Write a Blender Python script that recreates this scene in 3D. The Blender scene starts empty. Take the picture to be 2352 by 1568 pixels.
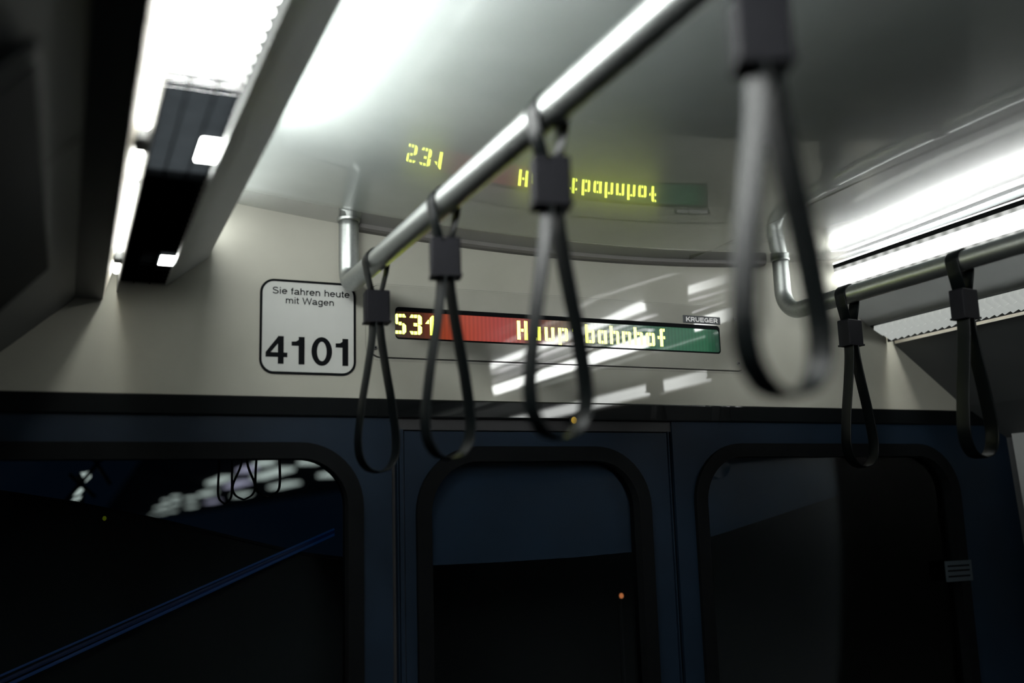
import bpy, bmesh, math, random
from mathutils import Vector, Matrix
random.seed(7)
S = bpy.context.scene
COL = S.collection
R = math.radians

# ------------------------------------------------------------------ camera, world, exposure
D = 1.8                                   # distance of the end bulkhead from the camera
yaw, pit, rol = R(24.173), R(9.970), R(-1.732)
fw = Vector((math.sin(yaw)*math.cos(pit), math.cos(yaw)*math.cos(pit), math.sin(pit)))
rt = Vector((math.cos(yaw), -math.sin(yaw), 0)); up = rt.cross(fw)
RT = rt*math.cos(rol) + up*math.sin(rol); UP = up*math.cos(rol) - rt*math.sin(rol)
cam = bpy.data.cameras.new('camera'); camo = bpy.data.objects.new('camera', cam); COL.objects.link(camo)
m = Matrix.Identity(4)
for i in range(3): m[i][0], m[i][1], m[i][2] = RT[i], UP[i], -fw[i]
m.translation = (0, 0, 1.6)
camo.matrix_world = m
cam.sensor_width = 36; cam.lens = 2287/2352*36
cam.clip_start = .02; cam.clip_end = 200
cam.dof.use_dof = True; cam.dof.focus_distance = 2.05; cam.dof.aperture_fstop = 1.7
S.camera = camo
w = bpy.data.worlds.new('night'); S.world = w; w.use_nodes = True
w.node_tree.nodes['Background'].inputs[0].default_value = (.10, .28, .62, 1)
w.node_tree.nodes['Background'].inputs[1].default_value = .010
S.view_settings.view_transform = 'Standard'; S.view_settings.look = 'None'
S.view_settings.gamma = 1; S.view_settings.exposure = -0.60
S.cycles.max_bounces = 8; S.cycles.diffuse_bounces = 4; S.cycles.glossy_bounces = 4
S.cycles.transparent_max_bounces = 12
S.cycles.use_denoising = True

LAMP = 25.0          # radiance of the long diffusers
TUBE = 60.0           # radiance of the slim tubes
LED = 11.0            # radiance of the display characters

# ------------------------------------------------------------------ materials
def nt(name):
    mt = bpy.data.materials.new(name); mt.use_nodes = True
    return mt, mt.node_tree, mt.node_tree.nodes['Principled BSDF']
def mat(name, col, rough=.5, metal=0, coat=0, coat_rough=.03, noise=0, nscale=60, spec=.5, coat_ior=1.5, bump=0, bscale=400):
    mt, t, b = nt(name)
    b.inputs['Base Color'].default_value = (*col, 1)
    b.inputs['Roughness'].default_value = rough; b.inputs['Metallic'].default_value = metal
    b.inputs['Specular IOR Level'].default_value = spec
    b.inputs['Coat Weight'].default_value = coat; b.inputs['Coat Roughness'].default_value = coat_rough
    b.inputs['Coat IOR'].default_value = coat_ior
    tc = t.nodes.new('ShaderNodeTexCoord')
    if noise:
        n = t.nodes.new('ShaderNodeTexNoise'); n.inputs['Scale'].default_value = nscale; n.inputs['Detail'].default_value = 5
        t.links.new(tc.outputs['Object'], n.inputs['Vector'])
        r = t.nodes.new('ShaderNodeValToRGB')
        r.color_ramp.elements[0].position = .3; r.color_ramp.elements[1].position = .7
        r.color_ramp.elements[0].color = (*[c*(1-noise) for c in col], 1)
        r.color_ramp.elements[1].color = (*[min(1, c*(1+noise)) for c in col], 1)
        t.links.new(n.outputs['Fac'], r.inputs['Fac']); t.links.new(r.outputs['Color'], b.inputs['Base Color'])
    if bump:
        n2 = t.nodes.new('ShaderNodeTexNoise'); n2.inputs['Scale'].default_value = bscale
        t.links.new(tc.outputs['Object'], n2.inputs['Vector'])
        bp = t.nodes.new('ShaderNodeBump'); bp.inputs['Strength'].default_value = bump; bp.inputs['Distance'].default_value = .001
        t.links.new(n2.outputs['Fac'], bp.inputs['Height']); t.links.new(bp.outputs['Normal'], b.inputs['Normal'])
    return mt
def emit(name, col, st):
    mt, t, b = nt(name)
    b.inputs['Base Color'].default_value = (.05, .05, .05, 1)
    b.inputs['Emission Color'].default_value = (*col, 1); b.inputs['Emission Strength'].default_value = st
    return mt
def glass(name, tint, ior=1.5):
    mt = bpy.data.materials.new(name); mt.use_nodes = True; t = mt.node_tree; t.nodes.clear()
    o = t.nodes.new('ShaderNodeOutputMaterial'); mx = t.nodes.new('ShaderNodeMixShader')
    tr = t.nodes.new('ShaderNodeBsdfTransparent'); gl = t.nodes.new('ShaderNodeBsdfGlossy'); fr = t.nodes.new('ShaderNodeFresnel')
    tr.inputs[0].default_value = (*tint, 1); gl.inputs['Roughness'].default_value = .02; fr.inputs['IOR'].default_value = ior
    t.links.new(fr.outputs[0], mx.inputs[0]); t.links.new(tr.outputs[0], mx.inputs[1]); t.links.new(gl.outputs[0], mx.inputs[2])
    t.links.new(mx.outputs[0], o.inputs[0]); return mt

M = {}
M['ceiling'] = mat('ceiling_laminate', (.315, .345, .338), .25, spec=.8, coat=1, coat_rough=.025, noise=.03, nscale=14)
M['wall'] = mat('wall_laminate', (.315, .31, .27), .55, noise=.05, nscale=9, spec=.2, coat_ior=1.95)
# gloss coat added to mirror the lamp streaks, standing in for a glass pane
def streak_coat(key, a, c, wgt, off=0):
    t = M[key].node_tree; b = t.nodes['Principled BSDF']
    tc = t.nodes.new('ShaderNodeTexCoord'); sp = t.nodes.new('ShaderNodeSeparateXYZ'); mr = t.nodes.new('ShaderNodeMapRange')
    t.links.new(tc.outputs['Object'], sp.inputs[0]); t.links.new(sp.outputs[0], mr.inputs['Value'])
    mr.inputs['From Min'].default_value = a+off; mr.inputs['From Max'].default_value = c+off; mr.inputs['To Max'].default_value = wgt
    m2 = t.nodes.new('ShaderNodeMapRange'); t.links.new(sp.outputs[0], m2.inputs['Value'])   # the added coat fades out where the streaks end
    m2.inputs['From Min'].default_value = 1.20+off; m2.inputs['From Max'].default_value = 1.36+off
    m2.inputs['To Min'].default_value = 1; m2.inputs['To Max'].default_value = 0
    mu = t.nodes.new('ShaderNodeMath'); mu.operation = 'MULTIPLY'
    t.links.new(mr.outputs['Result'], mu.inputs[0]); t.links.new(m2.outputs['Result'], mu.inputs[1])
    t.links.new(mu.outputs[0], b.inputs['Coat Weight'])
streak_coat('wall', .5, .62, 1.0); M['wall'].node_tree.nodes['Principled BSDF'].inputs['Coat Roughness'].default_value = .02
M['panel'] = mat('display_panel_paint', (.275, .271, .238), .5, coat=1, coat_rough=.02, noise=.04, nscale=20, spec=.2, coat_ior=1.95)
streak_coat('panel', .3, .4, 1.0, -.944)
M['groove'] = mat('dark_groove', (.012, .012, .014), .6)
M['band'] = mat('black_band', (.0022, .003, .0035), .6, coat_rough=.03, coat_ior=1.95, noise=.1, spec=.06)
streak_coat('band', .5, .62, 1.0)
M['door'] = mat('navy_door_paint', (.0048, .0112, .0215), .5, spec=.15, noise=.12, nscale=12, coat_rough=.05, coat_ior=1.6)
M['gasket'] = mat('black_rubber', (.0020, .0025, .003), .6, spec=.07, noise=.2, nscale=40)
M['black'] = mat('black_cover', (.006, .008, .009), .5, noise=.15, nscale=20)
M['darkgrey'] = mat('dark_grey_cover', (.045, .048, .050), .5, noise=.08, nscale=10)
M['cove'] = mat('grey_cove_panel', (.30, .31, .305), .5, noise=.05, nscale=10)
M['trimgrey'] = mat('grey_trim', (.11, .105, .10), .5, noise=.05, nscale=20)
M['steel'] = mat('brushed_steel', (.36, .38, .37), .42, metal=1, noise=.06, nscale=180)
M['rubber_strap'] = mat('dark_strap_webbing', (.0020, .0029, .0032), .32, spec=.08, noise=.2, nscale=300, bump=.25, bscale=900)
M['buckle'] = mat('charcoal_buckle', (.0040, .0040, .0056), .5, spec=.06, noise=.2, nscale=200, bump=.15)
M['signwhite'] = mat('sign_white', (.385, .395, .375), .5, noise=.02, nscale=30)
M['ink'] = mat('black_ink', (.0018, .0025, .0035), .6, spec=.06)
M['badge'] = mat('badge_plate', (.015, .018, .022), .5)
M['badgewhite'] = mat('badge_lettering', (.75, .75, .75), .5)
M['screw'] = mat('screw_metal', (.25, .25, .25), .3, metal=1)
M['glass'] = glass('window_glass', (.85, .9, .92))
M['blind'] = mat('navy_blind', (.013, .030, .060), .8, noise=.12, nscale=7)
M['blade'] = mat('matt_black_blade', (.0035, .004, .0045), 1.0, spec=0, noise=.1)
M['cab'] = mat('black_cab', (.004, .0045, .005), .7, noise=.2)
M['toplamp'] = emit('cove_diffuser', (.97, 1, .97), 76.0)
M['topface'] = emit('upward_diffuser', (1, .99, 1), 14.0)
M['louvrelamp'] = emit('louvre_lamp', (.97, 1, .97), 60.0)
M['coveend'] = emit('cove_diffuser_end', (.97, 1, .97), 13.0)
M['lamp'] = emit('lamp_diffuser', (.97, 1, .97), LAMP)
M['tube'] = emit('lamp_tube', (.98, 1, .94), TUBE)
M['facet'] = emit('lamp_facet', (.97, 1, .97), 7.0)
M['spot'] = emit('lamp_spot', (.98, 1, .94), 46.0)
M['led'] = emit('led_character', (.84, 1, .10), LED)
M['slotwall'] = mat('slot_reflector', (.62, .58, .50), .45)
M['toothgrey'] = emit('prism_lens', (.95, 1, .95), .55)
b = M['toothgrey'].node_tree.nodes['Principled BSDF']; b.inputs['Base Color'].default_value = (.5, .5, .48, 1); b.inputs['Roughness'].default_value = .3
M['floor'] = mat('dark_floor', (.03, .03, .032), .6, noise=.2)
M['back'] = mat('rear_lining', (.035, .035, .035), .6, noise=.1)
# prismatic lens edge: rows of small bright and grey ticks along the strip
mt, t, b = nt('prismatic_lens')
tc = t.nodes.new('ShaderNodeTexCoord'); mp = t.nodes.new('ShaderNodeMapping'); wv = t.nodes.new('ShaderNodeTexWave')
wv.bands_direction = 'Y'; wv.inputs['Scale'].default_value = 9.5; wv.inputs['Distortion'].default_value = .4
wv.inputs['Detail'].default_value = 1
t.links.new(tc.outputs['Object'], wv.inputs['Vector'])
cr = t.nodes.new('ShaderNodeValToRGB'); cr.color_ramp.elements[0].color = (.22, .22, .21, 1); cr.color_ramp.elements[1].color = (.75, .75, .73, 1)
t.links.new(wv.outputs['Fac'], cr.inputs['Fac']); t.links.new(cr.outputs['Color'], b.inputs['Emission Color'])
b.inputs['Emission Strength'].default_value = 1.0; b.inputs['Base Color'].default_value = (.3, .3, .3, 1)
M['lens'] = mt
# display screen: coloured backlight that runs from brown over orange and olive to green
mt, t, b = nt('display_backlight')
tc = t.nodes.new('ShaderNodeTexCoord'); sp = t.nodes.new('ShaderNodeSeparateXYZ'); mr = t.nodes.new('ShaderNodeMapRange')
t.links.new(tc.outputs['Object'], sp.inputs[0]); t.links.new(sp.outputs[0], mr.inputs['Value'])
mr.inputs['From Min'].default_value = .563; mr.inputs['From Max'].default_value = 1.311
cr = t.nodes.new('ShaderNodeValToRGB'); el = cr.color_ramp.elements
stops = [(0, (.03, .012, .004)), (.07, (.10, .022, .004)), (.13, (.42, .055, .010)), (.2, (.60, .075, .035)), (.29, (.55, .055, .045)),
         (.38, (.40, .06, .04)), (.45, (.20, .085, .04)), (.55, (.10, .11, .06)), (.70, (.07, .17, .11)), (.88, (.02, .17, .08)), (.95, (.006, .16, .062)), (1, (.003, .05, .025))]
el[0].position = 0; el[0].color = (*stops[0][1], 1); el[1].position = 1; el[1].color = (*stops[-1][1], 1)
for p, c in stops[1:-1]:
    e = el.new(p); e.color = (*c, 1)
wv = t.nodes.new('ShaderNodeTexWave'); wv.bands_direction = 'X'; wv.inputs['Scale'].default_value = 36; wv.inputs['Distortion'].default_value = .6
t.links.new(tc.outputs['Object'], wv.inputs['Vector'])
mx = t.nodes.new('ShaderNodeMix'); mx.data_type = 'RGBA'; mx.blend_type = 'MULTIPLY'; mx.inputs['Factor'].default_value = .22
t.links.new(mr.outputs['Result'], cr.inputs['Fac']); t.links.new(cr.outputs['Color'], mx.inputs[6]); t.links.new(wv.outputs['Color'], mx.inputs[7])
t.links.new(mx.outputs[2], b.inputs['Emission Color']); b.inputs['Emission Strength'].default_value = 1
b.inputs['Base Color'].default_value = (.02, .02, .02, 1); b.inputs['Roughness'].default_value = .6
b.inputs['Coat Weight'].default_value = 1; b.inputs['Coat Roughness'].default_value = .02; b.inputs['Coat IOR'].default_value = 1.95
M['screen'] = mt

# ------------------------------------------------------------------ helpers
def link(name, bm, ma, parent=None, smooth=False):
    me = bpy.data.meshes.new(name)
    bmesh.ops.recalc_face_normals(bm, faces=bm.faces[:])
    bm.to_mesh(me); bm.free()
    for x in (ma if isinstance(ma, (list, tuple)) else [ma]): me.materials.append(M[x])
    if smooth:
        for p in me.polygons: p.use_smooth = True
    o = bpy.data.objects.new(name, me); COL.objects.link(o)
    if parent: o.parent = parent; o.matrix_parent_inverse = Matrix.Identity(4)
    return o
def empty(name, label, cat, loc=(0, 0, 0), group=None):
    o = bpy.data.objects.new(name, None); COL.objects.link(o); o.location = loc
    o.empty_display_size = .05
    return tag(o, label, cat, group)
def tag(o, label, cat, group=None):
    o['label'] = label; o['category'] = cat
    if group: o['group'] = group
    return o
def struct(o, label=None, cat=None):
    o['kind'] = 'structure'
    if label: o['label'] = label
    if cat: o['category'] = cat
    return o
def box(bm, x0, x1, y0, y1, z0, z1, off=(0, 0, 0)):
    v = [bm.verts.new((x-off[0], y-off[1], z-off[2])) for x in (x0, x1) for y in (y0, y1) for z in (z0, z1)]
    for f in ((0, 1, 3, 2), (4, 6, 7, 5), (0, 4, 5, 1), (2, 3, 7, 6), (0, 2, 6, 4), (1, 5, 7, 3)): bm.faces.new([v[i] for i in f])
def bevel(bm, w, seg=2):
    bmesh.ops.bevel(bm, geom=bm.edges[:], offset=w, segments=seg, affect='EDGES', profile=.5)
def prism_y(bm, poly, y0, y1, off=(0, 0, 0)):
    """closed polygon in (X,Z) extruded along Y"""
    a = [bm.verts.new((p[0]-off[0], y0-off[1], p[1]-off[2])) for p in poly]
    c = [bm.verts.new((p[0]-off[0], y1-off[1], p[1]-off[2])) for p in poly]
    n = len(poly); bm.faces.new(a); bm.faces.new(c[::-1])
    for i in range(n): bm.faces.new((a[i], c[i], c[(i+1) % n], a[(i+1) % n]))
def strip_y(bm, pts, y0, y1, th, off=(0, 0, 0), ny=1):
    """polyline in (X,Z) with thickness th (grown to its left-hand side), swept along Y"""
    P = [Vector((p[0], 0, p[1])) for p in pts]; Q = []
    for i, p in enumerate(P):
        d0 = (P[i]-P[i-1]).normalized() if i else (P[1]-P[0]).normalized()
        d1 = (P[i+1]-P[i]).normalized() if i < len(P)-1 else d0
        n0 = Vector((-d0.z, 0, d0.x)); n1 = Vector((-d1.z, 0, d1.x)); n = (n0+n1).normalized()
        Q.append(p+n*th/max(.3, n.dot(n0)))
    ring = [(p.x, p.z) for p in P]+[(q.x, q.z) for q in reversed(Q)]
    L = []
    for k in range(ny+1):
        y = y0+(y1-y0)*k/ny
        L.append([bm.verts.new((a-off[0], y-off[1], c-off[2])) for a, c in ring])
    n = len(ring)
    for k in range(ny):
        for i in range(n): bm.faces.new((L[k][i], L[k+1][i], L[k+1][(i+1) % n], L[k][(i+1) % n]))
    h = len(P)
    for l in (L[0], L[-1]):
        for i in range(h-1): bm.faces.new((l[i], l[i+1], l[n-2-i], l[n-1-i]))
def rrect(x0, x1, z0, z1, r, n=10, corners=(1, 1, 1, 1)):
    """rounded rectangle outline in XZ, counter-clockwise from lower right; corners = br,tr,tl,bl"""
    out = []
    for k, (cx, cz, a0) in enumerate(((x1-r, z0+r, -90), (x1-r, z1-r, 0), (x0+r, z1-r, 90), (x0+r, z0+r, 180))):
        if corners[k]:
            for i in range(n+1):
                a = R(a0+90*i/n); out.append((cx+r*math.cos(a), cz+r*math.sin(a)))
        else:
            px = (x1, x1, x0, x0)[k]; pz = (z0, z1, z1, z0)[k]
            out += [(px, pz)]*(n+1)
    return out
def ring_solid(bm, outer, inner, y0, y1, off=(0, 0, 0)):
    """frame between two outlines with the same number of points, from y0 (front) to y1"""
    n = len(outer)
    V = [[bm.verts.new((p[0]-off[0], y-off[1], p[1]-off[2])) for p in pts] for pts, y in ((outer, y0), (inner, y0), (inner, y1), (outer, y1))]
    for i in range(n):
        j = (i+1) % n
        for a in range(4):
            c = (a+1) % 4
            try: bm.faces.new((V[a][i], V[a][j], V[c][j], V[c][i]))
            except ValueError: pass
    bmesh.ops.remove_doubles(bm, verts=bm.verts[:], dist=1e-6)
def plate(bm, outline, y0, y1, off=(0, 0, 0)):
    o = []
    for p in outline:
        if not o or abs(p[0]-o[-1][0])+abs(p[1]-o[-1][1]) > 1e-6: o.append(p)
    if abs(o[0][0]-o[-1][0])+abs(o[0][1]-o[-1][1]) < 1e-6: o.pop()
    prism_y(bm, o, y0, y1, off)
def tube(bm, path, r, seg=20, cap=True):
    P = [Vector(p) for p in path]; rings = []; ref = None
    for i, p in enumerate(P):
        d = (P[min(i+1, len(P)-1)]-P[max(i-1, 0)]).normalized()
        if ref is None:
            ref = Vector((1, 0, 0)) if abs(d.x) < .8 else Vector((0, 0, 1))
        u = (ref-d*ref.dot(d)).normalized(); v = d.cross(u); ref = u
        rings.append([bm.verts.new(p+u*r*math.cos(2*math.pi*k/seg)+v*r*math.sin(2*math.pi*k/seg)) for k in range(seg)])
    for i in range(len(P)-1):
        for k in range(seg): bm.faces.new((rings[i][k], rings[i][(k+1) % seg], rings[i+1][(k+1) % seg], rings[i+1][k]))
    if cap: bm.faces.new(rings[0][::-1]); bm.faces.new(rings[-1])
def disc(bm, c, r, y0, y1, seg=20):
    prism_y(bm, [(c[0]+r*math.cos(2*math.pi*k/seg), c[1]+r*math.sin(2*math.pi*k/seg)) for k in range(seg)], y0, y1)
def zc(X, Y):                                      # the cambered ceiling
    u = min(max(D-Y, -.3), .5)
    return 2.1377+.0882*(X-.953)**2-.0033*u+.036*u*u

# ------------------------------------------------------------------ the setting
YB = -3.6                                 # rear end of the modelled saloon
LB = -1.6                                 # rear end of the light channels' lit modules
def ceiling_part(name, xa, xb, nx, ny=24):
    bm = bmesh.new(); g = []
    xs = [xa+(xb-xa)*i/nx for i in range(nx+1)]; ys = [YB+(1.83-YB)*(j/ny)**.6 for j in range(ny+1)]
    for top in (0, 1):
        g.append([[bm.verts.new((x, y, zc(x, y)+top*.02)) for y in ys] for x in xs])
    for k in (0, 1):
        for i in range(nx):
            for j in range(ny): bm.faces.new((g[k][i][j], g[k][i+1][j], g[k][i+1][j+1], g[k][i][j+1]))
    for i in range(nx):
        for j in (0, ny): bm.faces.new((g[0][i][j], g[0][i+1][j], g[1][i+1][j], g[1][i][j]))
    for j in range(ny):
        for i in (0, nx): bm.faces.new((g[0][i][j], g[0][i][j+1], g[1][i][j+1], g[1][i][j]))
    return struct(link(name, bm, 'ceiling', smooth=True))
ceiling_part('ceiling', .238, 1.638, 48); ceiling_part('ceiling_edge', 1.638, 1.715, 4)
bm = bmesh.new(); box(bm, -.9, 2.6, YB, 1.83, 2.26, 2.30); struct(link('roof', bm, 'black'))
bm = bmesh.new()                                   # the joint between two ceiling panels
n = 30; a = []
for j in range(n+1):
    y = YB+.1+(1.78-YB-.1)*j/n; z = zc(1.231, y)
    a.append([bm.verts.new((x, y, z+dz)) for x, dz in ((1.2302, .001), (1.2304, -.0003), (1.2314, -.0003), (1.2316, .001))])
for j in range(n):
    for k in range(3): bm.faces.new((a[j][k], a[j][k+1], a[j+1][k+1], a[j+1][k]))
struct(link('trim_ceiling_joint', bm, 'trimgrey'))
bm = bmesh.new()                                   # curved grey edge strip where the ceiling meets the bulkhead
n = 40; a = []
for i in range(n+1):
    x = .483+(1.44-.483)*i/n; z = zc(x, D)
    a.append([bm.verts.new((x, y, z+dz)) for y, dz in ((1.775, .004), (1.778, -.007), (1.784, -.0105), (1.80, -.0105), (1.80, .004))])
for i in range(n):
    for k in range(5): bm.faces.new((a[i][k], a[i][(k+1) % 5], a[i+1][(k+1) % 5], a[i+1][k]))
bm.faces.new(a[0]); bm.faces.new(a[-1])
struct(link('trim_1', bm, 'trimgrey'))
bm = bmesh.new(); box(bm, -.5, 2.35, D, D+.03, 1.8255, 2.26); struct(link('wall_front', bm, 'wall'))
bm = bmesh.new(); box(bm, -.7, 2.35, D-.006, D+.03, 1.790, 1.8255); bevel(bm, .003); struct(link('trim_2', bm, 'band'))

# navy lower bulkhead: left and right parts with a rounded window each, the door between them
def holed_plate(bm, x0, x1, z0, z1, wx0, wx1, wz0, wz1, r, y0, y1, corners):
    inner = rrect(wx0, wx1, wz0, wz1, r, 12, corners)
    n = 13
    outer = [(x1, z0)]*n+[(x1, z1)]*n+[(x0, z1)]*n+[(x0, z0)]*n
    ring_solid(bm, outer, inner, y0, y1)
WIN = dict(left=(-.62, .482, 1.05, 1.727, .100), door=(.616, 1.093, 1.05, 1.720, .110), right=(1.236, 1.968, 1.05, 1.727, .110))
bm = bmesh.new(); holed_plate(bm, -.7, .5545, .60, 1.790, *WIN['left'], D, D+.03, (1, 1, 1, 1)); struct(link('wall_front_left', bm, 'door'))
bm = bmesh.new(); holed_plate(bm, 1.1745, 2.35, .60, 1.790, *WIN['right'], D, D+.03, (1, 1, 1, 1)); struct(link('wall_front_right', bm, 'door'))
bm = bmesh.new(); box(bm, -.7, 2.35, D, D+.03, 0, .598); struct(link('wall_front_base', bm, 'door'))
bm = bmesh.new(); box(bm, .5545, 1.1745, D+.004, D+.034, 1.768, 1.790); box(bm, .5550, .5640, D+.012, D+.03, .6, 1.768); box(bm, 1.1650, 1.1740, D+.012, D+.03, .6, 1.768)
struct(link('trim_3', bm, 'groove'))
door = bpy.data.objects.new('door_1', None); COL.objects.link(door); struct(door); door.location = (.865, D, .6)
def local(o, parent):
    for v in o.data.vertices: v.co -= parent.location
    o.parent = parent; return o
bm = bmesh.new(); holed_plate(bm, .579, 1.160, .60, 1.765, *WIN['door'], D, D+.028, (1, 1, 1, 1)); local(link('door_leaf', bm, 'door'), door)
for x0, x1 in ((.5645, .5665), (.569, .5765), (1.1625, 1.1645)):
    bm = bmesh.new(); box(bm, x0, x1, D-.002, D+.02, .6, 1.768); local(link('seal_strip', bm, 'door'), door)
bm = bmesh.new(); box(bm, .5775, .5790, D+.004, D+.02, .6, 1.766); local(link('edge_gap', bm, 'groove'), door)
def gasket(bm, W, dx, dt, y0):
    x0, x1, z0, z1, r = W
    ring_solid(bm, rrect(x0-.016, x1+.016, z0-.016, z1+.016, r+.016, 12), rrect(x0+dx, x1-dx, z0+dt, z1-dt, r-dx, 12), y0, D+.03)
    
for k, key in ((1, 'left'), (2, 'right')):
    wo = bpy.data.objects.new('window_%d' % k, None); COL.objects.link(wo); struct(wo)
    x0, x1, z0, z1, r = WIN[key]; wo.location = ((x0+x1)/2, D, z0)
    bm = bmesh.new(); gasket(bm, WIN[key], .013, .013, D-.010); bevel_o = local(link('gasket', bm, 'gasket'), wo)
    bm = bmesh.new(); plate(bm, rrect(x0, x1, z0, z1, r, 12), D+.014, D+.016); local(link('pane', bm, 'glass'), wo)
x0, x1, z0, z1, r = WIN['door']
bm = bmesh.new(); gasket(bm, WIN['door'], .013, .013, D-.010); local(link('window_gasket', bm, 'gasket'), door)
bm = bmesh.new(); plate(bm, rrect(x0, x1, z0, z1, r, 12), D+.014, D+.016); local(link('window_pane', bm, 'glass'), door)

# side covers, side walls, rear, floor
bm = bmesh.new()
strip_y(bm, [(-.75, 1.15), (-.52, 1.55), (-.25, 1.76), (0.0, 1.985)], YB, 1.799, .012)
struct(link('wall_left', bm, 'darkgrey'))
bm = bmesh.new(); strip_y(bm, [(1.825, 1.985), (2.035, 1.835), (2.17, 1.76), (2.20, 1.30), (2.22, .0)], YB, 1.799, .012)
struct(link('wall_right', bm, 'darkgrey'))
bm = bmesh.new(); box(bm, -.76, -.73, YB, 1.8, 0, 1.17); struct(link('wall_left_lower', bm, 'darkgrey'))
bm = bmesh.new(); box(bm, -.9, 2.6, YB-.03, YB, 0, 2.3); struct(link('wall_back', bm, 'back'))
bm = bmesh.new(); box(bm, -.9, 2.6, YB, 4.4, -.03, 0); struct(link('floor', bm, 'floor'))
bm = bmesh.new(); strip_y(bm, [(2.166, 1.768), (2.190, 1.45), (2.20, 1.28)], 1.60, 1.77, -.012); struct(link('trim_4', bm, 'cove'))

# ------------------------------------------------------------------ light channels along both coves
def channel_left():
    o = empty('light_channel', 'long ceiling light channel on the left with glowing slot and dark louvre', 'light', (.12, 0, 2.0))
    def P(name, bm, ma, smooth=False): return local(link(name, bm, ma, smooth=smooth), o)
    bm = bmesh.new(); strip_y(bm, [(.0, 1.985), (.0435, 1.985)], YB, 1.795, .004); P('cover_strip', bm, 'black')
    bm = bmesh.new(); strip_y(bm, [(.0435, 1.985), (.0570, 2.034)], YB, 1.795, .003); P('slot_reflector', bm, 'slotwall')
    bm = bmesh.new(); strip_y(bm, [(.052, 2.040), (.067, 2.040), (.067, 1.999)], YB, 1.795, -.002); P('slot_housing', bm, 'black')
    segs = [(-1.6, -.3), (-.28, 1.085), (1.135, 1.262), (1.285, 1.615), (1.650, 1.765)]
    for a, c in segs:
        bm = bmesh.new(); tube(bm, [(.0620, a, 2.029), (.0620, c, 2.029)], .0045, 12); P('lamp_tube', bm, 'tube', True)
    bm = bmesh.new(); tube(bm, [(.0620, 1.262, 2.029), (.0620, 1.285, 2.029)], .0035, 12); P('tube_joint', bm, 'slotwall', True)
    for a, c in ((1.088, 1.132), (1.618, 1.647)):
        bm = bmesh.new(); box(bm, .0530, .0660, a, c, 2.012, 2.036); bevel(bm, .002); P('tube_bracket', bm, 'darkgrey')
    bm = bmesh.new(); prism_y(bm, [(.068, 2.031), (.142, 2.031), (.142, 2.028), (.068, 2.028)], LB, 1.20); P('louvre_lamp', bm, 'louvrelamp')
    bm = bmesh.new(); prism_y(bm, [(.068, 2.031), (.142, 2.031), (.142, 2.028), (.068, 2.028)], 1.201, 1.795); P('louvre_back', bm, 'blade')
    bm = bmesh.new(); y = LB
    while y < 1.79:
        box(bm, .067, .143, y, y+.0010, 2.0180, 2.0278); y += .0235
    for x in (.091, .117): box(bm, x, x+.0014, LB, 1.792, 2.0165, 2.0225)
    P('louvre_blades', bm, 'blade')
    for a, c in ((1.072, 1.140), (1.585, 1.640)):
        bm = bmesh.new(); box(bm, .1195, .142, a, c, 2.0135, 2.0150); bevel(bm, .0006, 1); P('spot_light', bm, 'spot')
    bm = bmesh.new(); strip_y(bm, [(.143, 2.020), (.145, 2.016), (.215, 2.072), (.222, 2.088), (.218, 2.093)], YB, 1.795, .003, ny=1); P('edge_panel', bm, 'cove')
    bm = bmesh.new(); prism_y(bm, [(.218, 2.098), (.222, 2.098), (.230, 2.158), (.218, 2.158)], LB, 1.38); P('upper_diffuser', bm, 'toplamp')
    bm = bmesh.new(); prism_y(bm, [(.218, 2.098), (.222, 2.098), (.230, 2.158), (.218, 2.158)], 1.39, 1.785); P('upper_diffuser', bm, 'coveend')
    bm = bmesh.new(); strip_y(bm, [(.236, 2.176), (.214, 2.170), (.214, 2.092)], YB, 1.795, .003); P('lamp_housing', bm, 'black')
    return o
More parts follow.
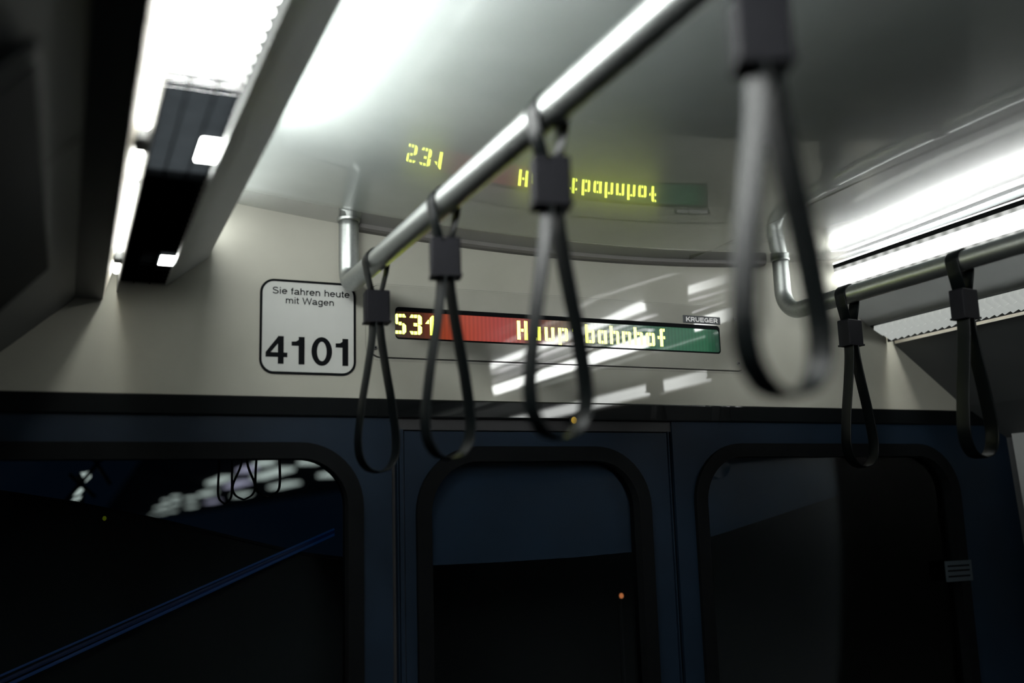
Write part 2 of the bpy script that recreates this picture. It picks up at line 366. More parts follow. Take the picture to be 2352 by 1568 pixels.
def channel_right():
    o = empty('light_channel', 'long ceiling light channel on the right with white diffuser and toothed strip', 'light', (1.72, 0, 2.0))
    def P(name, bm, ma, smooth=False): return local(link(name, bm, ma, smooth=smooth), o)
    y1 = 1.785; runs = ((-.28, .95), (1.215, y1))
    bm = bmesh.new(); strip_y(bm, [(1.705, 2.172), (1.705, 2.162), (1.664, 2.162), (1.668, 2.094)], YB, 1.795, .003); P('lamp_housing', bm, 'black')
    for y0, y2 in runs:
        bm = bmesh.new(); prism_y(bm, [(1.645, 2.147), (1.652, 2.114), (1.658, 2.114), (1.660, 2.147)], y0, y2); P('upper_diffuser', bm, 'lamp')
        bm = bmesh.new(); prism_y(bm, [(1.6435, 2.156), (1.6445, 2.1475), (1.660, 2.1475), (1.660, 2.156)], y0, y2); P('lens_edge', bm, 'lens')
        bm = bmesh.new(); prism_y(bm, [(1.6415, 2.166), (1.6425, 2.1565), (1.660, 2.1565), (1.660, 2.166)], y0, y2); P('gap_strip', bm, 'gasket')
        bm = bmesh.new(); prism_y(bm, [(1.6425, 2.1665), (1.700, 2.1665), (1.700, 2.169), (1.6425, 2.169)], y0, y2); P('top_diffuser', bm, 'topface')
        bm = bmesh.new(); prism_y(bm, [(1.652, 2.1135), (1.657, 2.100), (1.664, 2.098), (1.664, 2.1135)], y0, y2); P('lens_edge', bm, 'lens')
    bm = bmesh.new(); strip_y(bm, [(1.658, 2.097), (1.667, 2.090), (1.742, 2.024), (1.746, 2.026)], YB, 1.795, .003); P('edge_panel', bm, 'cove')
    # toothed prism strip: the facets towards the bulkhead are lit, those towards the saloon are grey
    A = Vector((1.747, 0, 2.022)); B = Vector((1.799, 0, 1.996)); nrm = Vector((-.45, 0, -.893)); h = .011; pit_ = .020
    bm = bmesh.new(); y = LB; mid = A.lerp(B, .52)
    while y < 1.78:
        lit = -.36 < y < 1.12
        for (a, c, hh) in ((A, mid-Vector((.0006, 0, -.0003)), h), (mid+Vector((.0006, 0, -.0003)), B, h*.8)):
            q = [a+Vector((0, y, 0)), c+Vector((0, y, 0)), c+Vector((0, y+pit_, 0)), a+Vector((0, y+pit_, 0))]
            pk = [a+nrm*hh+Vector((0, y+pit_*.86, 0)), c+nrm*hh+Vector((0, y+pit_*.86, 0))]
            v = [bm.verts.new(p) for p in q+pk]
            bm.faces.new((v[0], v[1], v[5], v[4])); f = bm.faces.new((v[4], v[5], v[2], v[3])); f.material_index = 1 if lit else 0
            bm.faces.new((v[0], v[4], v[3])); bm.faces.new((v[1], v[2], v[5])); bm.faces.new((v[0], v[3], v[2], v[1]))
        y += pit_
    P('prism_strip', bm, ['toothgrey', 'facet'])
    bm = bmesh.new(); strip_y(bm, [(1.746, 2.026), (1.7985, 1.9995)], YB, 1.795, .003); P('prism_backing', bm, 'black')
    bm = bmesh.new(); prism_y(bm, [(1.800, 2.040), (1.8015, 2.040), (1.8030, 1.988), (1.8000, 1.988)], YB, 1.795); P('slot_lip', bm, 'black')
    bm = bmesh.new(); strip_y(bm, [(1.8225, 1.985), (1.812, 2.030)], YB, 1.795, -.003); P('slot_reflector', bm, 'slotwall')
    bm = bmesh.new(); tube(bm, [(1.807, .42, 2.027), (1.807, 1.765, 2.027)], .0045, 10); P('lamp_tube', bm, 'tube', True)
    bm = bmesh.new(); box(bm, 1.800, 1.816, YB, 1.795, 2.034, 2.037); P('slot_housing', bm, 'black')
    return o
channel_left(); channel_right()

# ------------------------------------------------------------------ handrails
def rail_path(x, yend, rb, z=2.033):
    p = [(x, YB+.02, z)]
    for k in range(0, 40): p.append((x, YB+.05+(yend-rb-YB-.05)*k/39, z))
    for k in range(1, 13):
        a = R(90*k/12); p.append((x, yend-rb+rb*math.sin(a), z+rb-rb*math.cos(a)))
    ztop = zc(x, yend)
    for k in range(1, 6): p.append((x, yend, z+rb+(ztop+.004-z-rb)*k/5))
    return p
def rail(x, yend, rb, label):
    o = empty('handrail', label, 'handrail', (x, yend, 2.033))
    bm = bmesh.new(); tube(bm, rail_path(x, yend, rb), .0185, 28); local(link('rail_tube', bm, 'steel', smooth=True), o)
    bm = bmesh.new()
    n = 28; zt = zc(x, yend)
    prof = [(.0190, -.006), (.0205, -.006), (.0215, -.003), (.0215, .001)]
    rings = [[bm.verts.new((x+r*math.cos(2*math.pi*k/n), yend+r*math.sin(2*math.pi*k/n), zt+dz)) for k in range(n)] for r, dz in prof]
    for i in range(len(prof)-1):
        for k in range(n): bm.faces.new((rings[i][k], rings[i][(k+1) % n], rings[i+1][(k+1) % n], rings[i+1][k]))
    local(link('ceiling_collar', bm, 'steel', smooth=True), o)
    return o
rail(.464, 1.765, .030, 'steel ceiling handrail carrying four straps, its end bent up beside the number sign')
rail(1.470, 1.765, .055, 'steel ceiling handrail below the right light channel, carrying two straps')

# ------------------------------------------------------------------ grab straps
def ribbon(bm, path, wdt, th, closed=False):
    """strap: path in XZ (y = 0), width along Y"""
    P = [Vector((p[0], 0, p[1])) for p in path]; n = len(P); L = []
    for i in range(n):
        if closed: d = (P[(i+1) % n]-P[i-1]).normalized()
        else: d = (P[min(i+1, n-1)]-P[max(i-1, 0)]).normalized()
        nn = Vector((-d.z, 0, d.x))
        L.append([bm.verts.new(P[i]+nn*a*th/2+Vector((0, c*wdt/2, 0))) for a, c in ((-1, -.9), (-.6, -1), (.6, -1), (1, -.9), (1, .9), (.6, 1), (-.6, 1), (-1, .9))])
    for i in range(n if closed else n-1):
        j = (i+1) % n
        for k in range(8): bm.faces.new((L[i][k], L[i][(k+1) % 8], L[j][(k+1) % 8], L[j][k]))
    if not closed: bm.faces.new(L[0]); bm.faces.new(L[-1])
def smooth_path(pts, n=8):
    out = []
    for i in range(len(pts)-1):
        p0 = Vector(pts[max(i-1, 0)]); p1 = Vector(pts[i]); p2 = Vector(pts[i+1]); p3 = Vector(pts[min(i+2, len(pts)-1)])
        for k in range(n):
            t = k/n
            out.append(.5*((2*p1)+(-p0+p2)*t+(2*p0-5*p1+4*p2-p3)*t*t+(-p0+3*p1-3*p2+p3)*t**3))
    out.append(Vector(pts[-1])); return out
WD = .029
strap0 = empty('grab_strap', 'x', 'strap')
bm = bmesh.new(); rr = .0202; pth = [(-.007, -.060)]
pth += [(-.0165, -.022)]+[(rr*math.cos(R(a)), rr*math.sin(R(a))) for a in range(200, -21, -10)]+[(.0165, -.022), (.007, -.060)]
ribbon(bm, pth, WD, .0026); u0 = link('rail_loop', bm, 'rubber_strap', smooth=True); u0.parent = strap0
bm = bmesh.new(); box(bm, -.0205, .0205, -.0155, .0155, -.108, -.053); bevel(bm, .0028, 3)
box(bm, -.0215, .0215, -.0165, .0165, -.108, -.1045)
b0 = link('buckle', bm, 'buckle'); b0.parent = strap0
half = [(.006, -.104), (.0085, -.135), (.0165, -.185), (.0255, -.235), (.0325, -.285), (.0340, -.310), (.0300, -.333), (.0175, -.350), (0, -.3555)]
path = smooth_path(half, 6); full = [(p.x, p.y) for p in path]+[(-p.x, p.y) for p in reversed(path[:-1])]
bm = bmesh.new(); ribbon(bm, full, WD, .0026); l0 = link('hand_loop', bm, 'rubber_strap', smooth=True); l0.parent = strap0
straps = [  # x, y, buckle turn, loop turn, tilt, label
 (.464, 1.585, -6, 8, 0, 'smallest grab strap on left rail, hanging between number sign and display characters'),
 (.464, 1.250, -14, 7, 0, 'second grab strap from the number sign, hanging before orange part of display'),
 (.464, .920, -16, 5, 0, 'grab strap on the left handrail hanging across the middle of the display text'),
 (.464, .560, -24, 0, 0, 'largest, most blurred grab strap in the foreground, left of the right light channel'),
 (1.470, 1.565, 6, -3, 1.5, 'grab strap on the right rail nearest the bulkhead, loop before right window'),
 (1.470, 1.275, 4, 0, 1, 'grab strap at right edge of view, hanging across the toothed light strip')]
for i, (x, y, rb, rl, tl, lab) in enumerate(straps):
    if i == 0: s, parts = strap0, [u0, b0, l0]
    else:
        s = strap0.copy(); COL.objects.link(s); parts = []
        for c in (u0, b0, l0):
            d = c.copy(); COL.objects.link(d); d.parent = s; parts.append(d)
    s.location = (x, y, 2.033); s['label'] = lab; s['group'] = 'grab straps on the handrails'
    parts[1].rotation_euler = (0, 0, R(rb)); parts[2].rotation_euler = (0, 0, R(rl))

# ------------------------------------------------------------------ number sign
sign = empty('number_sign', 'white rounded car number sign with black border reading 4101', 'sign', (.397, D, 1.867))
OX = [(.308, .486, 1.867, 2.0425)]
x0, x1, z0, z1 = OX[0]
bm = bmesh.new(); plate(bm, rrect(x0+.002, x1-.002, z0+.002, z1-.002, .023, 10), D-.0016, D); local(link('sign_face', bm, 'signwhite'), sign)
bm = bmesh.new(); ring_solid(bm, rrect(x0, x1, z0, z1, .026, 10), rrect(x0+.0042, x1-.0042, z0+.0042, z1-.0042, .0218, 10), D-.0022, D); local(link('sign_border', bm, 'ink'), sign)
def arc(cx, cy, rx, ry, a0, a1, n=10):
    return [(cx+rx*math.cos(R(a0+(a1-a0)*k/n)), cy+ry*math.sin(R(a0+(a1-a0)*k/n))) for k in range(n+1)]
X_ = .73
SG = {  # centre lines of the letters, capital height 1
 'S': (.90, [arc(.45, .735, .31, .20, 25, 270, 14)+arc(.45, .275, .34, .215, 90, -165, 14)]),
 'i': (.31, [[(.155, 0), (.155, X_)], [(.155, .87), (.155, 1)]]),
 'e': (.77, [[(.10, .385), (.665, .385)]+arc(.385, .365, .28, .30, 8, 325, 18)]),
 'f': (.40, [[(.18, 0), (.18, .78)]+arc(.32, .79, .14, .145, 180, 85, 6), [(.02, X_-.06), (.37, X_-.06)]]),
 'a': (.77, [arc(.36, .50, .24, .165, 165, 20, 10)+[(.60, .42), (.60, .10), (.66, .06), (.74, .055)], arc(.335, .20, .235, .135, 90, 270, 10)+[(.50, .09), (.60, .20)], [(.335, .335), (.47, .36), (.60, .42)]]),
 'h': (.77, [[(.145, 0), (.145, 1)], arc(.385, .42, .235, .245, 165, 0, 10)+[(.62, 0)]]),
 'r': (.46, [[(.145, 0), (.145, X_)], arc(.40, .40, .25, .265, 165, 85, 6)]),
 'n': (.77, [[(.145, 0), (.145, X_)], arc(.385, .42, .235, .245, 165, 0, 10)+[(.62, 0)]]),
 'u': (.77, [[(.62, 0), (.62, X_)], arc(.38, .31, .235, .245, -15, -180, 10)+[(.145, X_)]]),
 't': (.40, [[(.18, .93), (.18, .16)]+arc(.29, .16, .11, .10, 180, 270, 5)+[(.37, .065)], [(.02, X_-.06), (.37, X_-.06)]]),
 'm': (1.16, [[(.145, 0), (.145, X_)], arc(.36, .42, .21, .245, 165, 0, 10)+[(.57, 0)], arc(.79, .42, .215, .245, 170, 0, 10)+[(1.005, 0)]]),
 'W': (1.32, [[(.07, 1), (.345, .04), (.655, .94), (.965, .04), (1.25, 1)]]),
 'g': (.77, [[(.62, X_), (.62, -.06)]+arc(.37, -.06, .25, .165, 0, -160, 10), arc(.37, .37, .245, .295, 20, 340, 18)]),
 'K': (1.0, [[(.16, 0), (.16, 1)], [(.90, 1), (.28, .42)], [(.42, .60), (.95, 0)]]),
 'R': (1.0, [[(.16, 0), (.16, 1)], [(.10, .89), (.55, .89)]+arc(.60, .66, .22, .23, 80, -80, 8)+[(.10, .43)], [(.62, .42), (.86, 0)]]),
 'U': (1.0, [[(.16, 1), (.16, .36)]+arc(.50, .36, .34, .25, 180, 360, 12)+[(.84, 1)]]),
 'E': (.92, [[(.16, 0), (.16, 1)], [(.10, .89), (.86, .89)], [(.10, .50), (.82, .50)], [(.10, .11), (.88, .11)]]),
 'G': (1.05, [arc(.52, .50, .38, .39, 35, 330, 18), [(.90, .03), (.90, .50)], [(.55, .46), (.98, .46)]]),
}
def stroke(bm, pts, wd, ya, yb_):
    P = [Vector(p) for p in pts]; L, Q = [], []
    for i, p in enumerate(P):
        d0 = (P[i]-P[i-1]).normalized() if i else (P[1]-P[0]).normalized()
        d1 = (P[i+1]-P[i]).normalized() if i < len(P)-1 else d0
        n0 = Vector((-d0.y, d0.x)); n1 = Vector((-d1.y, d1.x)); nn = n0+n1
        nn = nn.normalized() if nn.length > 1e-4 else n0
        k = wd/2/max(.42, nn.dot(n0)); L.append(p+nn*k); Q.append(p-nn*k)
    V = [[(bm.verts.new((a.x, y, a.y)), bm.verts.new((c.x, y, c.y))) for a, c in zip(L, Q)] for y in (ya, yb_)]
    for i in range(len(P)-1):
        f, g2 = V
        bm.faces.new((f[i][0], f[i][1], f[i+1][1], f[i+1][0])); bm.faces.new((g2[i][0], g2[i+1][0], g2[i+1][1], g2[i][1]))
        bm.faces.new((f[i][0], f[i+1][0], g2[i+1][0], g2[i][0])); bm.faces.new((f[i][1], g2[i][1], g2[i+1][1], f[i+1][1]))
    for i in (0, -1): bm.faces.new((V[0][i][0], V[1][i][0], V[1][i][1], V[0][i][1]))
def lettering(name, body, x0, x1, zb, cap, y, wd, ma, parent, track=0):
    tot = sum(SG[c][0]+track if c != ' ' else .42 for c in body)-track
    sx = (x1-x0)/tot; x = x0; bm = bmesh.new()
    for c in body:
        if c == ' ': x += .42*sx; continue
        for k, pl in enumerate(SG[c][1]):
            stroke(bm, [(x+p[0]*sx, zb+p[1]*cap) for p in pl], wd*cap, y-.0002-.00002*k, y+.0006)
        x += (SG[c][0]+track)*sx
    return local(link(name, bm, ma), parent)
lettering('sign_lettering', 'Sie fahren heute', .3295, .4745, 2.0150, .0127, D-.0018, .145, 'ink', sign)
lettering('sign_lettering', 'mit Wagen', .3535, .4450, 1.9979, .0122, D-.0018, .145, 'ink', sign)
def cx(p): return .308+(p-88)/1345*.178
def cz(p): return 1.8852+(1305-p)*.000132
NUM = {'four': [[(338, 918), (338, 1305), (418, 1305), (418, 918)], [(172, 1147), (172, 1212), (468, 1212), (468, 1147)], [(172, 1147), (237, 1150), (345, 1015), (372, 918), (345, 918)]],
       'one': [[(622, 918), (622, 1305), (705, 1305), (705, 918)], [(525, 988), (525, 1046), (623, 1046), (690, 918), (648, 918), (620, 962), (585, 984)]]}
for nm, pls, dx in (('sign_number', NUM['four'], 0), ('sign_number', NUM['one'], 0), ('sign_number', NUM['one'], 617)):
    bm = bmesh.new()
    for k, pl in enumerate(pls): prism_y(bm, [(cx(a+dx), cz(c)) for a, c in pl], D-.0020-.00003*k, D-.0012)
    local(link(nm, bm, 'ink'), sign)
bm = bmesh.new()
el = lambda rx, rz: [(cx(946)+rx*math.cos(2*math.pi*k/48), cz(1111)+rz*math.sin(2*math.pi*k/48)) for k in range(48)]
ring_solid(bm, el(.0192, .0268), el(.0090, .0182), D-.0020, D-.0012); local(link('sign_number', bm, 'ink'), sign)

# ------------------------------------------------------------------ destination display
disp = empty('destination_display', 'wide destination display panel with glowing yellow text on an orange to green screen', 'display', (.944, D, 1.905))
PX0, PX1, PZ0, PZ1 = .513, 1.375, 1.9045, 2.0435
WX0, WX1, WZ0, WZ1 = .562, 1.311, 1.9400, 2.0030
bm = bmesh.new(); plate(bm, rrect(PX0-.0012, PX1+.0012, PZ0-.0014, PZ1+.0012, .021, 10), D-.0012, D+.0002); local(link('panel_joint', bm, 'groove'), disp)
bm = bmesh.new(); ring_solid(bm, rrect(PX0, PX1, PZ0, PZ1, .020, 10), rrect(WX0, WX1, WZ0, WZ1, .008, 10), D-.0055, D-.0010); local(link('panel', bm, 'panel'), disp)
bm = bmesh.new(); ring_solid(bm, rrect(WX0-.001, WX1+.001, WZ0-.001, WZ1+.001, .009, 10), rrect(WX0+.0008, WX1-.0010, WZ0+.0035, WZ1-.0085, .007, 10), D-.0050, D-.0012); local(link('bezel', bm, 'ink'), disp)
bm = bmesh.new(); box(bm, WX0, WX1, D-.0030, D-.0016, WZ0, WZ1); scr = link('screen', bm, 'screen')
scr.parent = disp; scr.matrix_parent_inverse = disp.matrix_basis.inverted() if False else Matrix.Translation(-disp.location)
for c in ((1.3545, 2.0205), (1.3555, 1.9205), (.5225, 1.9215), (.5235, 2.0290)):
    bm = bmesh.new(); disc(bm, c, .0042, D-.0085, D-.005, 18); bevel(bm, .0008, 1)
    so = local(link('screw', bm, 'screw'), disp)
    bm = bmesh.new(); disc(bm, c, .0018, D-.0088, D-.0084, 6); hh = link('socket', bm, 'ink')
    for v in hh.data.vertices: v.co -= disp.location
    hh.parent = so
U = .9/1000*0.945                                     # one drawing unit of the segment characters
H8 = 8
def ch(poly): return poly
def rc(a, b_, c, d, k=(0, 0, 0, 0), e=3):
    """rectangle a..c, b_..d with cut corners (bl, br, tr, tl)"""
    p = []
    p += [(a, b_+e), (a+e, b_)] if k[0] else [(a, b_)]
    p += [(c-e, b_), (c, b_+e)] if k[1] else [(c, b_)]
    p += [(c, d-e), (c-e, d)] if k[2] else [(c, d)]
    p += [(a+e, d), (a, d-e)] if k[3] else [(a, d)]
    return p
G = {
 'S': [rc(9.5, 38, 17, 46), [(17.5, 38), (26, 38), (22, 46), (17.5, 46)], rc(0, 22, 9, 46, (1, 0, 0, 1), 5), rc(9.5, 20, 16.5, 28), rc(17, 0, 26, 25, (0, 1, 1, 0), 5), rc(9.5, 0, 16.5, 8), [(0, 8), (3, 0), (9, 0), (9, 8)]],
 '3': [[(0, 38), (9, 38), (9, 46), (4, 46)], rc(9.5, 38, 17, 46), rc(17.5, 23.5, 27, 46, (0, 0, 1, 0), 5), rc(8.5, 19, 17, 27), rc(17.5, 0, 27, 23, (0, 1, 1, 0), 5), rc(9.5, 0, 17, 8), [(0, 8), (4, 0), (9, 0), (9, 8)]],
 '1': [[(9.5, 0), (19, 0), (19, 46), (15, 46), (9.5, 40)], [(0, 26), (9, 26), (9, 36), (7, 36)]],
 'H': [rc(0, 0, 9, 46), rc(9.5, 19, 16.5, 27), rc(17, 0, 26, 46)],
 'a': [rc(0, 0, 8.5, 34, (1, 0, 0, 1)), rc(9, 26, 14.5, 34), rc(9, 0, 14.5, 8, (0, 0, 0, 0)), rc(15, 0, 24, 34)],
 'u': [rc(0, 0, 8.5, 34, (1, 0, 0, 0)), rc(9, 0, 15.5, 8), rc(16, 0, 24.5, 34, (0, 1, 0, 0))],
 'p': [rc(0, -8, 8.5, 34), rc(9, 26, 15.5, 34), rc(9, 2, 15.5, 10), rc(16, 2, 24.5, 34, (0, 1, 1, 0))],
 't': [rc(5, 0, 13.5, 44, (0, 0, 0, 0)), rc(0, 26, 4.5, 34), rc(14, 26, 20, 34), rc(14, 0, 20, 8, (0, 1, 0, 0))],
 'b': [rc(0, 0, 8.5, 46), rc(9, 26, 15.5, 34), rc(9, 0, 15.5, 8), rc(16, 0, 24.5, 34, (0, 1, 1, 0))],
 'h': [rc(0, 0, 8.5, 46), rc(9, 26, 15.5, 34), rc(16, 0, 24.5, 34, (0, 0, 1, 0))],
 'n': [rc(0, 0, 8.5, 34), rc(9, 26, 15.5, 34), rc(16, 0, 24.5, 34, (0, 0, 1, 0))],
 'o': [rc(0, 0, 8.5, 34, (1, 0, 0, 1)), rc(9, 26, 15.5, 34), rc(9, 0, 15.5, 8), rc(16, 0, 24.5, 34, (0, 1, 1, 0))],
 'f': [rc(6, 0, 14.5, 46, (0, 0, 0, 1)), rc(15, 38, 20, 46, (0, 1, 0, 0), 2), rc(0, 19, 5.5, 27), rc(15, 19, 20, 27)],
}
BASE = 1.9505; CAP = .0395
letters = [('S', .5600, .5855), ('3', .5905, .6175), ('1', .6225, .6420), ('H', .8175, .8430), ('a', .8490, .8725), ('u', .8790, .9035), ('p', .9100, .9345),
           ('t', .9430, .9640), ('b', .9730, .9970), ('a', 1.0025, 1.0265), ('h', 1.0315, 1.0560), ('n', 1.0610, 1.0850), ('h', 1.0900, 1.1145), ('o', 1.1195, 1.1440), ('f', 1.1490, 1.1700)]
for c, xa, xb in letters:
    bm = bmesh.new()
    mxx = max(p[0] for pl in G[c] for p in pl)
    for pl in G[c]:
        ax = [p[0] for p in pl]; ay = [p[1] for p in pl]; mx_, my_ = (min(ax)+max(ax))/2, (min(ay)+max(ay))/2
        fx, fy = 1-1.5/(max(ax)-min(ax)), 1-1.1/(max(ay)-min(ay))
        prism_y(bm, [(xa+.0006+(xb-xa-.0012)*(mx_+(p[0]-mx_)*fx)/mxx, BASE+CAP*(my_+(p[1]-my_)*fy)/46) for p in pl], D-.0034, D-.0029)
    local(link('character', bm, 'led'), disp)
bm = bmesh.new(); box(bm, 1.2155, 1.3135, D-.0070, D-.0054, 2.0055, 2.0225); bevel(bm, .0006, 1); bp = local(link('badge', bm, 'badge'), disp)
tx = lettering('badge_lettering', 'KRUEGER', 1.2225, 1.3065, 2.0088, .0102, D-.0071, .23, 'badgewhite', disp, .03)
tx.parent = bp
for z, y in ((1.9020, D-.0002),):
    bm = bmesh.new(); ring_solid(bm, rrect(PX0-.008, PX1+.008, PZ0-.0065, PZ1+.004, .028, 10), rrect(PX0-.0076, PX1+.0076, PZ0-.0061, PZ1+.0036, .0276, 10), D-.0004, D+.0004); local(link('panel_outline', bm, 'trimgrey'), disp)

# ------------------------------------------------------------------ behind the windows: blinds, dark cab, station lights
def sheet(bm, top, bot, y, th, bow=0, n=16):
    """thin cloth between a top outline and a bottom outline given as (x, z) lists of the same length"""
    V = []
    for (tx_, tz), (bx, bz) in zip(top, bot):
        V.append([[bm.verts.new((tx_+(bx-tx_)*k/n, y+dy+bow*math.sin(math.pi*k/n), tz+(bz-tz)*k/n)) for k in range(n+1)] for dy in (0, th)])
    for i in range(len(V)-1):
        for k in range(n):
            for s_ in (0, 1): bm.faces.new((V[i][s_][k], V[i+1][s_][k], V[i+1][s_][k+1], V[i][s_][k+1]))
        for k in (0, n): bm.faces.new((V[i][0][k], V[i][1][k], V[i+1][1][k], V[i+1][0][k]))
    for i in (0, -1):
        for k in range(n): bm.faces.new((V[i][0][k], V[i][0][k+1], V[i][1][k+1], V[i][1][k]))
def blind(pts, y, label):
    o = empty('sun_blind', label, 'blind', (pts[0][0], y, 1.74))
    bm = bmesh.new(); sheet(bm, [(p[0], 1.74) for p in pts], pts, y, .002, .006); local(link('blind_cloth', bm, 'blind'), o)
    bm = bmesh.new(); tube(bm, [(pts[0][0], y+.004, 1.745), (pts[-1][0], y+.004, 1.745)], .012, 14); local(link('blind_roller', bm, 'black', smooth=True), o)
    return o
blind([(.60, 1.5135), (.80, 1.5130), (.95, 1.5150), (1.11, 1.5210)], 1.838, 'dark blue sun blind drawn a third down behind the middle door window')
blind([(1.20, 1.5250), (1.40, 1.5700), (1.62, 1.6200), (1.86, 1.6760), (1.90, 1.70)], 1.838, 'dark blue sun blind with slanted lower edge behind the right window')
bm = bmesh.new(); box(bm, .76, 2.6, 2.55, 2.58, 0, 2.3); struct(link('wall_cab', bm, 'cab'))
bm = bmesh.new(); box(bm, -.9, 2.6, 1.832, 2.55, 2.26, 2.30); struct(link('ceiling_cab', bm, 'cab'))
cons = empty('cab_console', 'black curved cab console filling the lower part of the left window', 'console', (-.1, 2.3, .6))
E0 = [(-.75, 1.755), (-.35, 1.722), (-.123, 1.681), (.02, 1.655), (.20, 1.612), (.37, 1.565), (.495, 1.532), (.60, 1.515)]
bm = bmesh.new(); sheet(bm, E0, [(p[0], .6) for p in E0], 2.30, .10); local(link('console_body', bm, 'cab'), cons)
bm = bmesh.new(); ptsE = [(p[0], 2.298, p[1]) for p in E0]; tube(bm, ptsE, .004, 8); local(link('console_edge', bm, 'cab', smooth=True), cons)

# ------------------------------------------------------------------ dark screen on the left side cover
def on_slope(d, y):                                # point on the left sloping cover, d metres down the slope
    return Vector((-.669*d, y, 1.985-.743*d))
scr_o = empty('side_screen', 'black dark-faced rectangular screen on the sloping left side cover', 'screen', (-.10, 1.05, 1.90))
nrm_ = Vector((.743, 0, -.669))
def slab(name, ma, d0, d1, y0, y1, t0, t1):
    bm = bmesh.new(); v = []
    for t_ in (t0, t1):
        v += [bm.verts.new(on_slope(d, y)+nrm_*t_) for d, y in ((d0, y0), (d1, y0), (d1, y1), (d0, y1))]
    for f in ((0, 1, 2, 3), (7, 6, 5, 4), (0, 4, 5, 1), (1, 5, 6, 2), (2, 6, 7, 3), (3, 7, 4, 0)): bm.faces.new([v[i] for i in f])
    bevel(bm, .002, 2); return local(link(name, bm, ma), scr_o)
slab('screen_housing', 'black', .052, .30, .735, 1.40, -.002, .008)
slab('screen_face', 'ink', .060, .29, .750, 1.385, .008, .010)
bm = bmesh.new()
v = []
for t_ in (.0005, .0015):
    v += [bm.verts.new(on_slope(d, y)+nrm_*t_) for d, y in ((.003, 1.02), (.051, 1.02), (.051, 1.022), (.003, 1.022))]
for f in ((0, 1, 2, 3), (7, 6, 5, 4), (0, 4, 5, 1), (1, 5, 6, 2), (2, 6, 7, 3), (3, 7, 4, 0)): bm.faces.new([v[i] for i in f])
struct(link('trim_5', bm, 'groove'))

# ------------------------------------------------------------------ outside: rows of lit panels under a station roof, seen through the left window
M['station'] = emit('station_light', (.93, 1, .90), .85)
M['station2'] = emit('station_light_violet', (.85, .78, 1), .65)
M['canopy'] = mat('station_roof', (.02, .022, .03), .8, noise=.2, nscale=.5)
rows = {'A': ([(34.6, 28.7), (43.9, 38.4), (54.9, 48.2), (66.6, 59.2), (81.5, 74), (93.2, 83.5), (105, 99), (26.3, 22.9)], 5.55, .0215, .40),
        'B': ([(27.7, 20.8), (33.5, 27.1) , (41.5, 35.5), (46.6, 43.3), (55, 51.5), (62.9, 58.3), (69.8, 64.1), (20.2, 19.0)], 3.95, .0215, .36),
        'C': ([(20.7, 19.0), (23.5, 21.0), (27.7, 25.3), (30.3, 26.9), (43.9, 41.5), (49.7, 47.5)], 3.05, .0240, .28)}
spots_ = {'A': 'nearest the sky', 'B': 'middle', 'C': 'upper'}
rowname = {'A': 'lowest', 'B': 'middle', 'C': 'uppermost'}
for rk, (ivs, x0_, sl, wd_) in rows.items():
    for i, (yb, ya) in enumerate(ivs):
        bm = bmesh.new(); v = []
        k = .20*(yb-ya)
        for dz in (0, .06):
            v += [bm.verts.new((x0_+sl*y+dx, y, 2.75+dz)) for y, dx in ((ya+k, -wd_/2), (ya+k, wd_/2), (yb-k, wd_/2), (yb-k, -wd_/2))]
        for f in ((0, 1, 2, 3), (7, 6, 5, 4), (0, 4, 5, 1), (1, 5, 6, 2), (2, 6, 7, 3), (3, 7, 4, 0)): bm.faces.new([v[q] for q in f])
        o = link('station_light', bm, 'station2' if (rk, i) in (('B', 1), ('A', 2), ('C', 1)) else 'station')
        tag(o, 'blurred white light panel in the %s row of station roof lights beyond left window' % rowname[rk], 'light', 'station roof lights, %s row' % rowname[rk])
bm = bmesh.new(); v = []
for dz in (0, .1): v += [bm.verts.new(p) for p in ((1.2, 16, 2.81+dz), (9.5, 16, 2.81+dz), (11.5, 112, 2.81+dz), (3.4, 112, 2.81+dz))]
for f in ((0, 1, 2, 3), (7, 6, 5, 4), (0, 4, 5, 1), (1, 5, 6, 2), (2, 6, 7, 3), (3, 7, 4, 0)): bm.faces.new([v[q] for q in f])
struct(link('roof_station', bm, 'canopy'))
# floodlight behind crossed struts at the far left
fl = empty('floodlight', 'pale floodlight glowing behind dark crossed struts, far left in the window', 'light', (.06, 4.0, 1.75))
def quad(name, ma, pts, y, th):
    bm = bmesh.new(); prism_y(bm, pts, y, y+th); return local(link(name, bm, ma), fl)
quad('lamp_face', 'station', [(.048, 1.806), (.066, 1.772), (.084, 1.790), (.082, 1.815), (.066, 1.808)], 4.0, .03)
quad('lamp_face', 'station', [(.022, 1.722), (.036, 1.742), (.058, 1.756), (.066, 1.752), (.050, 1.728)], 4.0, .03)
quad('lamp_face', 'station', [(.016, 1.686), (.024, 1.694), (.046, 1.700), (.042, 1.690)], 4.0, .03)
quad('lamp_face', 'station', [(.020, 1.704), (.028, 1.714), (.056, 1.722), (.050, 1.710)], 4.0, .03)
bm = bmesh.new(); tube(bm, [(.05, 4.04, 0), (.05, 4.04, 1.80)], .014, 10); local(link('mast', bm, 'gasket'), fl)
for a, c in (((.00, 1.70), (.12, 1.86)), ((.01, 1.80), (.10, 1.715)), ((.085, 1.86), (.150, 1.76))):
    bm = bmesh.new(); tube(bm, [(a[0], 3.97, a[1]), (c[0], 3.97, c[1])], .007, 8); local(link('strut', bm, 'gasket'), fl)

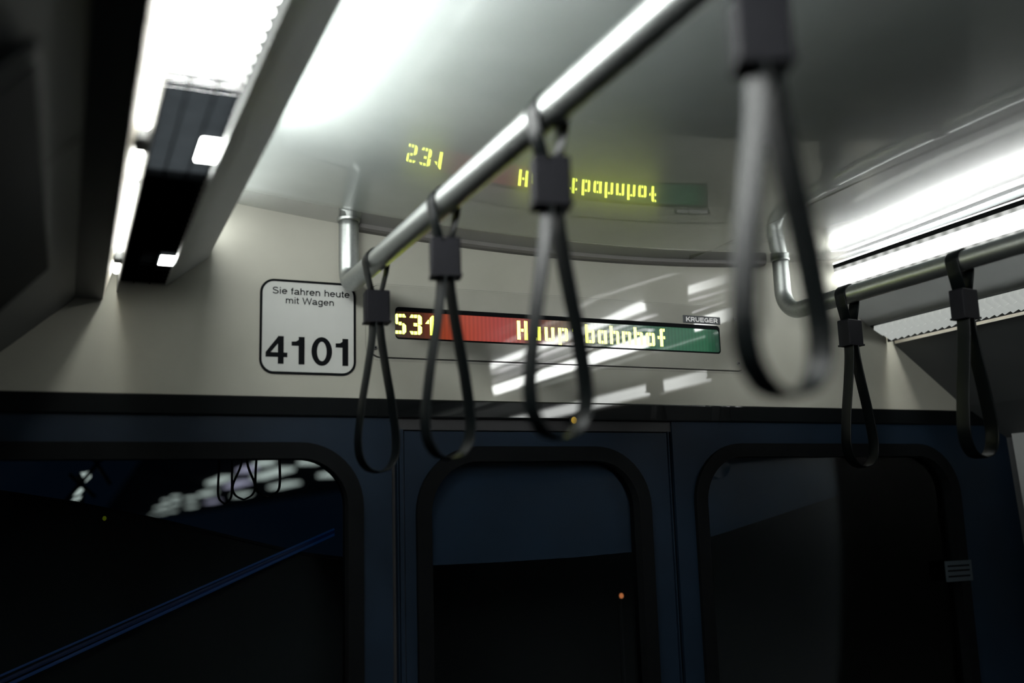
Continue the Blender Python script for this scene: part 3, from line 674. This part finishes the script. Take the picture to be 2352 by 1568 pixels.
# ------------------------------------------------------------------ small things in and around the cab
def lp(name, label, cat, loc, r, col, st):
    M[name+cat+str(loc[0])] = emit(name, col, st)
    o = empty(name, label, cat, loc)
    bm = bmesh.new(); bmesh.ops.create_uvsphere(bm, u_segments=16, v_segments=10, radius=r)
    for v in bm.verts: v.co.z *= 1.2
    l = link('lamp_glass', bm, name+cat+str(loc[0]), smooth=True); l.parent = o
    bm = bmesh.new(); prism_y(bm, [(r*1.3*math.cos(k*math.pi/8), r*1.5*math.sin(k*math.pi/8)) for k in range(16)], r*.4, r*1.4); h = link('lamp_base', bm, 'black'); h.parent = o
    if loc[1] > 2 and loc[0] > .5:
        bm = bmesh.new(); tube(bm, [(0, r*1.2, .004), (0, r*1.2, -loc[2])], .004, 8); h = link('lamp_stem', bm, 'black'); h.parent = o
    return o
lp('indicator_lamp', 'tiny orange indicator lamp glowing behind the middle door window', 'lamp', (1.302, 2.27, 1.394), .0055, (1, .30, .10), .8)
lp('indicator_lamp', 'tiny yellow indicator lamp on the black strip above the door', 'lamp', (.935, D-.012, 1.7885), .0058, (1, .62, .02), .55)  # a reflected spot of light, built as a glowing bead
lp('indicator_lamp', 'tiny yellow-green lamp on the console edge in the left window', 'lamp', (.077, 2.285, 1.622), .004, (.5, .6, .02), .12)
for i, (lx, lz, wd_, tp) in enumerate(((.284, 1.641, .013, 0), (.320, 1.648, .021, 1), (.366, 1.653, .024, 0))):  # reflections of grab straps, built as thin loops behind the glass
    o = empty('strap_loop', ['thin dark strap loop in the left window, leftmost of three', 'thin dark strap loop in the left window, narrow-topped middle of three', 'thin dark strap loop in the left window, rightmost of three'][i], 'strap', (lx, 2.02, lz), 'strap loops behind the left window')
    hp = smooth_path([(0 if tp else wd_*.85, .16), (wd_*.25 if tp else wd_*.95, .075), (wd_, .030), (wd_*.8, .010), (0, 0)], 6)
    full = [(p.x, p.y) for p in hp]+[(-p.x, p.y) for p in reversed(hp[:-1])]
    bm = bmesh.new(); ribbon(bm, full, .012, .0030); l = link('loop_band', bm, 'gasket', smooth=True); l.parent = o
    bm = bmesh.new(); box(bm, -wd_, wd_, -.008, .008, .155, .175); box(bm, -.004, .004, -.002, .002, .175, 2.262-lz); l = link('loop_clip', bm, 'gasket'); l.parent = o
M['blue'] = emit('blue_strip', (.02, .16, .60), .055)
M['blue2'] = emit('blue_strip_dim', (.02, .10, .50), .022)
bl = empty('blue_light_strip', 'dim blue slanting strip of three lines low in the left window', 'light', (.2, 2.27, 1.42))  # blue reflections in the window glass, built as faintly glowing tubes
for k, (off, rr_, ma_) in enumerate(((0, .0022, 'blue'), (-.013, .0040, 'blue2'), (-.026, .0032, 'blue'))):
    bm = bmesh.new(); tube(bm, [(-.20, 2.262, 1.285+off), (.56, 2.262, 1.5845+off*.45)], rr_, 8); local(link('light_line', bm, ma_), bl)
st = empty('wall_notice', 'small pale notice with dark lines on the right window edge', 'notice', (1.945, D-.012, 1.44))
M['notice'] = mat('notice_paper', (.018, .028, .036), .6)
bm = bmesh.new(); box(bm, 1.905, 1.990, D-.0125, D-.0105, 1.418, 1.4655); local(link('notice_sheet', bm, 'notice'), st)
for z in (1.428, 1.441, 1.452):
    bm = bmesh.new(); box(bm, 1.912, 1.982, D-.0130, D-.0124, z, z+.004); local(link('notice_line', bm, 'gasket'), st)
